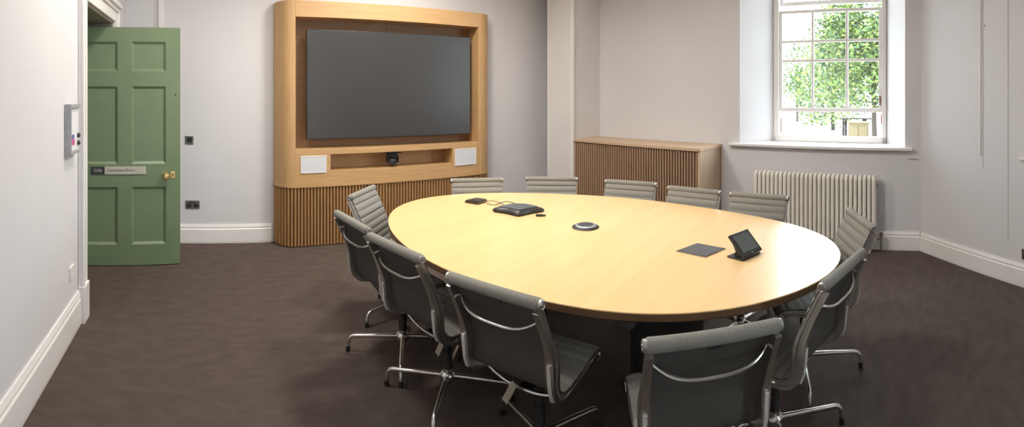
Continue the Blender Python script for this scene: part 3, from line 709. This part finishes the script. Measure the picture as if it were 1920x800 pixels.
# ------------------------------------------------------------------ ceiling lights (recessed, above the frame)
diff = mat('light_diffuser', (.9, .9, .9), .6, emit=((1, .96, .9), 1.2))
for x, y, pw_ in CEILING_LIGHTS:
    t = thing('ceiling_light', 'square recessed ceiling light panel', 'ceiling light', Matrix.Translation((x, y, CEIL)), 'recessed ceiling light panels')
    bm = nb()
    for s in (-1, 1): box(bm, (-.30, s * .29 - .012, -.03), (.30, s * .29 + .012, -.001)); box(bm, (s * .29 - .012, -.276, -.03), (s * .29 + .012, .276, -.001))
    link('frame', bm, white, t)
    bm = nb(); box(bm, (-.277, -.277, -.012), (.277, .277, -.004)); link('diffuser', bm, diff, t)
    ld = bpy.data.lights.new('panel_light', 'AREA'); ld.shape = 'SQUARE'; ld.size = .36; ld.energy = pw_; ld.color = LIGHT_COLOR; ld.spread = radians(165)
    lo_ = bpy.data.objects.new('panel_light', ld); COL.objects.link(lo_); lo_.parent = t; lo_.location = (0, 0, -.035)

# ------------------------------------------------------------------ outside: yard, tree, table
GZ = -.2
bm = nb(); prism(bm, [(5.9, -30), (70, -30), (70, 45), (5.9, 45)], GZ - .1, GZ); struct('ground_outside', bm, mat('pale_gravel', (.75, .73, .70), .9, noise=((.68, .66, .62), 3, 1)))
leafm = [mat('leaf_green', (.055, .105, .014), .6, noise=((.075, .125, .018), 3, 1)), mat('leaf_dark', (.018, .05, .018), .6, noise=((.025, .06, .02), 3, 1)), mat('leaf_lime', (.13, .17, .03), .6, noise=((.16, .19, .04), 3, 1))]
bark = mat('bark', (.05, .04, .03), .9, noise=((.035, .028, .02), 12, 1))
def tree(px, d, cz, rx, rz, n, label, seed, trunk=True):
    rnd = random.Random(seed); sx, cy = ray(px); base = Vector((sx * d, cy * d, GZ)); t = thing('tree', label, 'tree', Matrix.Translation(base), 'trees outside the window')
    bm = nb()
    blobs = [(Vector((rnd.uniform(-1, 1), rnd.uniform(-1, 1), rnd.uniform(-1, 1))), rnd.uniform(.35, .6)) for _ in range(26)]
    for k in range(n):
        b, br = rnd.choice(blobs)
        while True:
            v = Vector((rnd.uniform(-1, 1), rnd.uniform(-1, 1), rnd.uniform(-1, 1)))
            if v.length < 1: break
        p = (b * .72 + v * br); q = Vector((p.x * rx, p.y * rx, cz - GZ + p.z * rz))
        if q.z < .15: continue
        u = Vector((rnd.gauss(0, 1), rnd.gauss(0, 1), rnd.gauss(0, .6))).normalized(); w_ = u.cross(Vector((rnd.gauss(0, 1), rnd.gauss(0, 1), rnd.gauss(0, 1)))).normalized(); s = rnd.uniform(.05, .10)
        f = bm.faces.new([bm.verts.new(q - u * s), bm.verts.new(q + w_ * s * .5), bm.verts.new(q + u * s), bm.verts.new(q - w_ * s * .5)])
        f.material_index = rnd.choice((0, 0, 1, 2))
    me = bpy.data.meshes.new('foliage'); bm.to_mesh(me); bm.free()
    for m in leafm: me.materials.append(m)
    o = bpy.data.objects.new('foliage', me); COL.objects.link(o); o.parent = t
    bm = nb(); tube(bm, [(0, 0, 0), (.1, .05, (cz - GZ) * .5), (0, 0, cz - GZ)], [.10, .08, .05], 10)
    for k in range(7):
        a = 2 * pi * k / 7; z = (cz - GZ) * rnd.uniform(.45, .95); tube(bm, [(0, 0, z), (cos(a) * rx * .35, sin(a) * rx * .35, z + rz * .25), (cos(a) * rx * .6, sin(a) * rx * .6, z + rz * .45)], [.09, .05, .02], 6)
    link('trunk', bm, bark, t, smooth=True)
tree(1640, 16, 2.7, 2.1, 2.6, 22000, 'dense leafy tree filling the right panes of the sash window', 3)
tree(1562, 22.5, 2.6, 1.9, 2.6, 9000, 'leafy tree seen through the middle panes of the sash window', 5)
tree(1495, 29, 2.6, 1.3, 1.9, 2200, 'sparse pale tree seen through the left panes of the sash window', 8)
# garden table in the yard
sx, cy = ray(1600); g = thing('garden_table', 'brown garden table out in the bright yard, seen under the raised sash', 'garden table', Matrix.Translation((sx * 19, cy * 19, GZ)) @ Matrix.Rotation(-AZ2, 4, 'Z'))
gw = mat('weathered_wood', (.030, .022, .016), .8, noise=((.02, .015, .01), 10, 1))
bm = nb()
for k in range(5): box(bm, (-.80, -.4 + k * .165, .72), (.80, -.4 + k * .165 + .15, .76), .004)
link('table_top', bm, gw, g)
for x in (-.35, .45):
    bm = nb(); box(bm, (x - .04, -.3, 0), (x + .04, -.2, .72), .004); box(bm, (x - .04, .2, 0), (x + .04, .3, .72), .004); box(bm, (x - .03, -.2, .3), (x + .03, .2, .36)); link('leg', bm, gw, g)
sx, cy = ray(1612)
bm = nb(); prism(bm, [(-.38, -.3), (.38, -.3), (.38, .3), (-.38, .3)], 0, .60, .02)
box(bm, (-.42, -.34, .60), (.42, .34, .66), .01); box(bm, (-.33, -.32, .12), (-.02, -.301, .5), .005); box(bm, (.02, -.32, .12), (.33, -.301, .5), .005)
tag(link('storage_chest', bm, mat('ochre_timber', (.16, .13, .065), .7, noise=((.14, .11, .055), 8, 1)), None, Matrix.Translation((sx * 18.2, cy * 18.2, GZ)) @ Matrix.Rotation(-AZ2, 4, 'Z')), 'yellowish timber garden chest behind the garden table outside', 'chest')
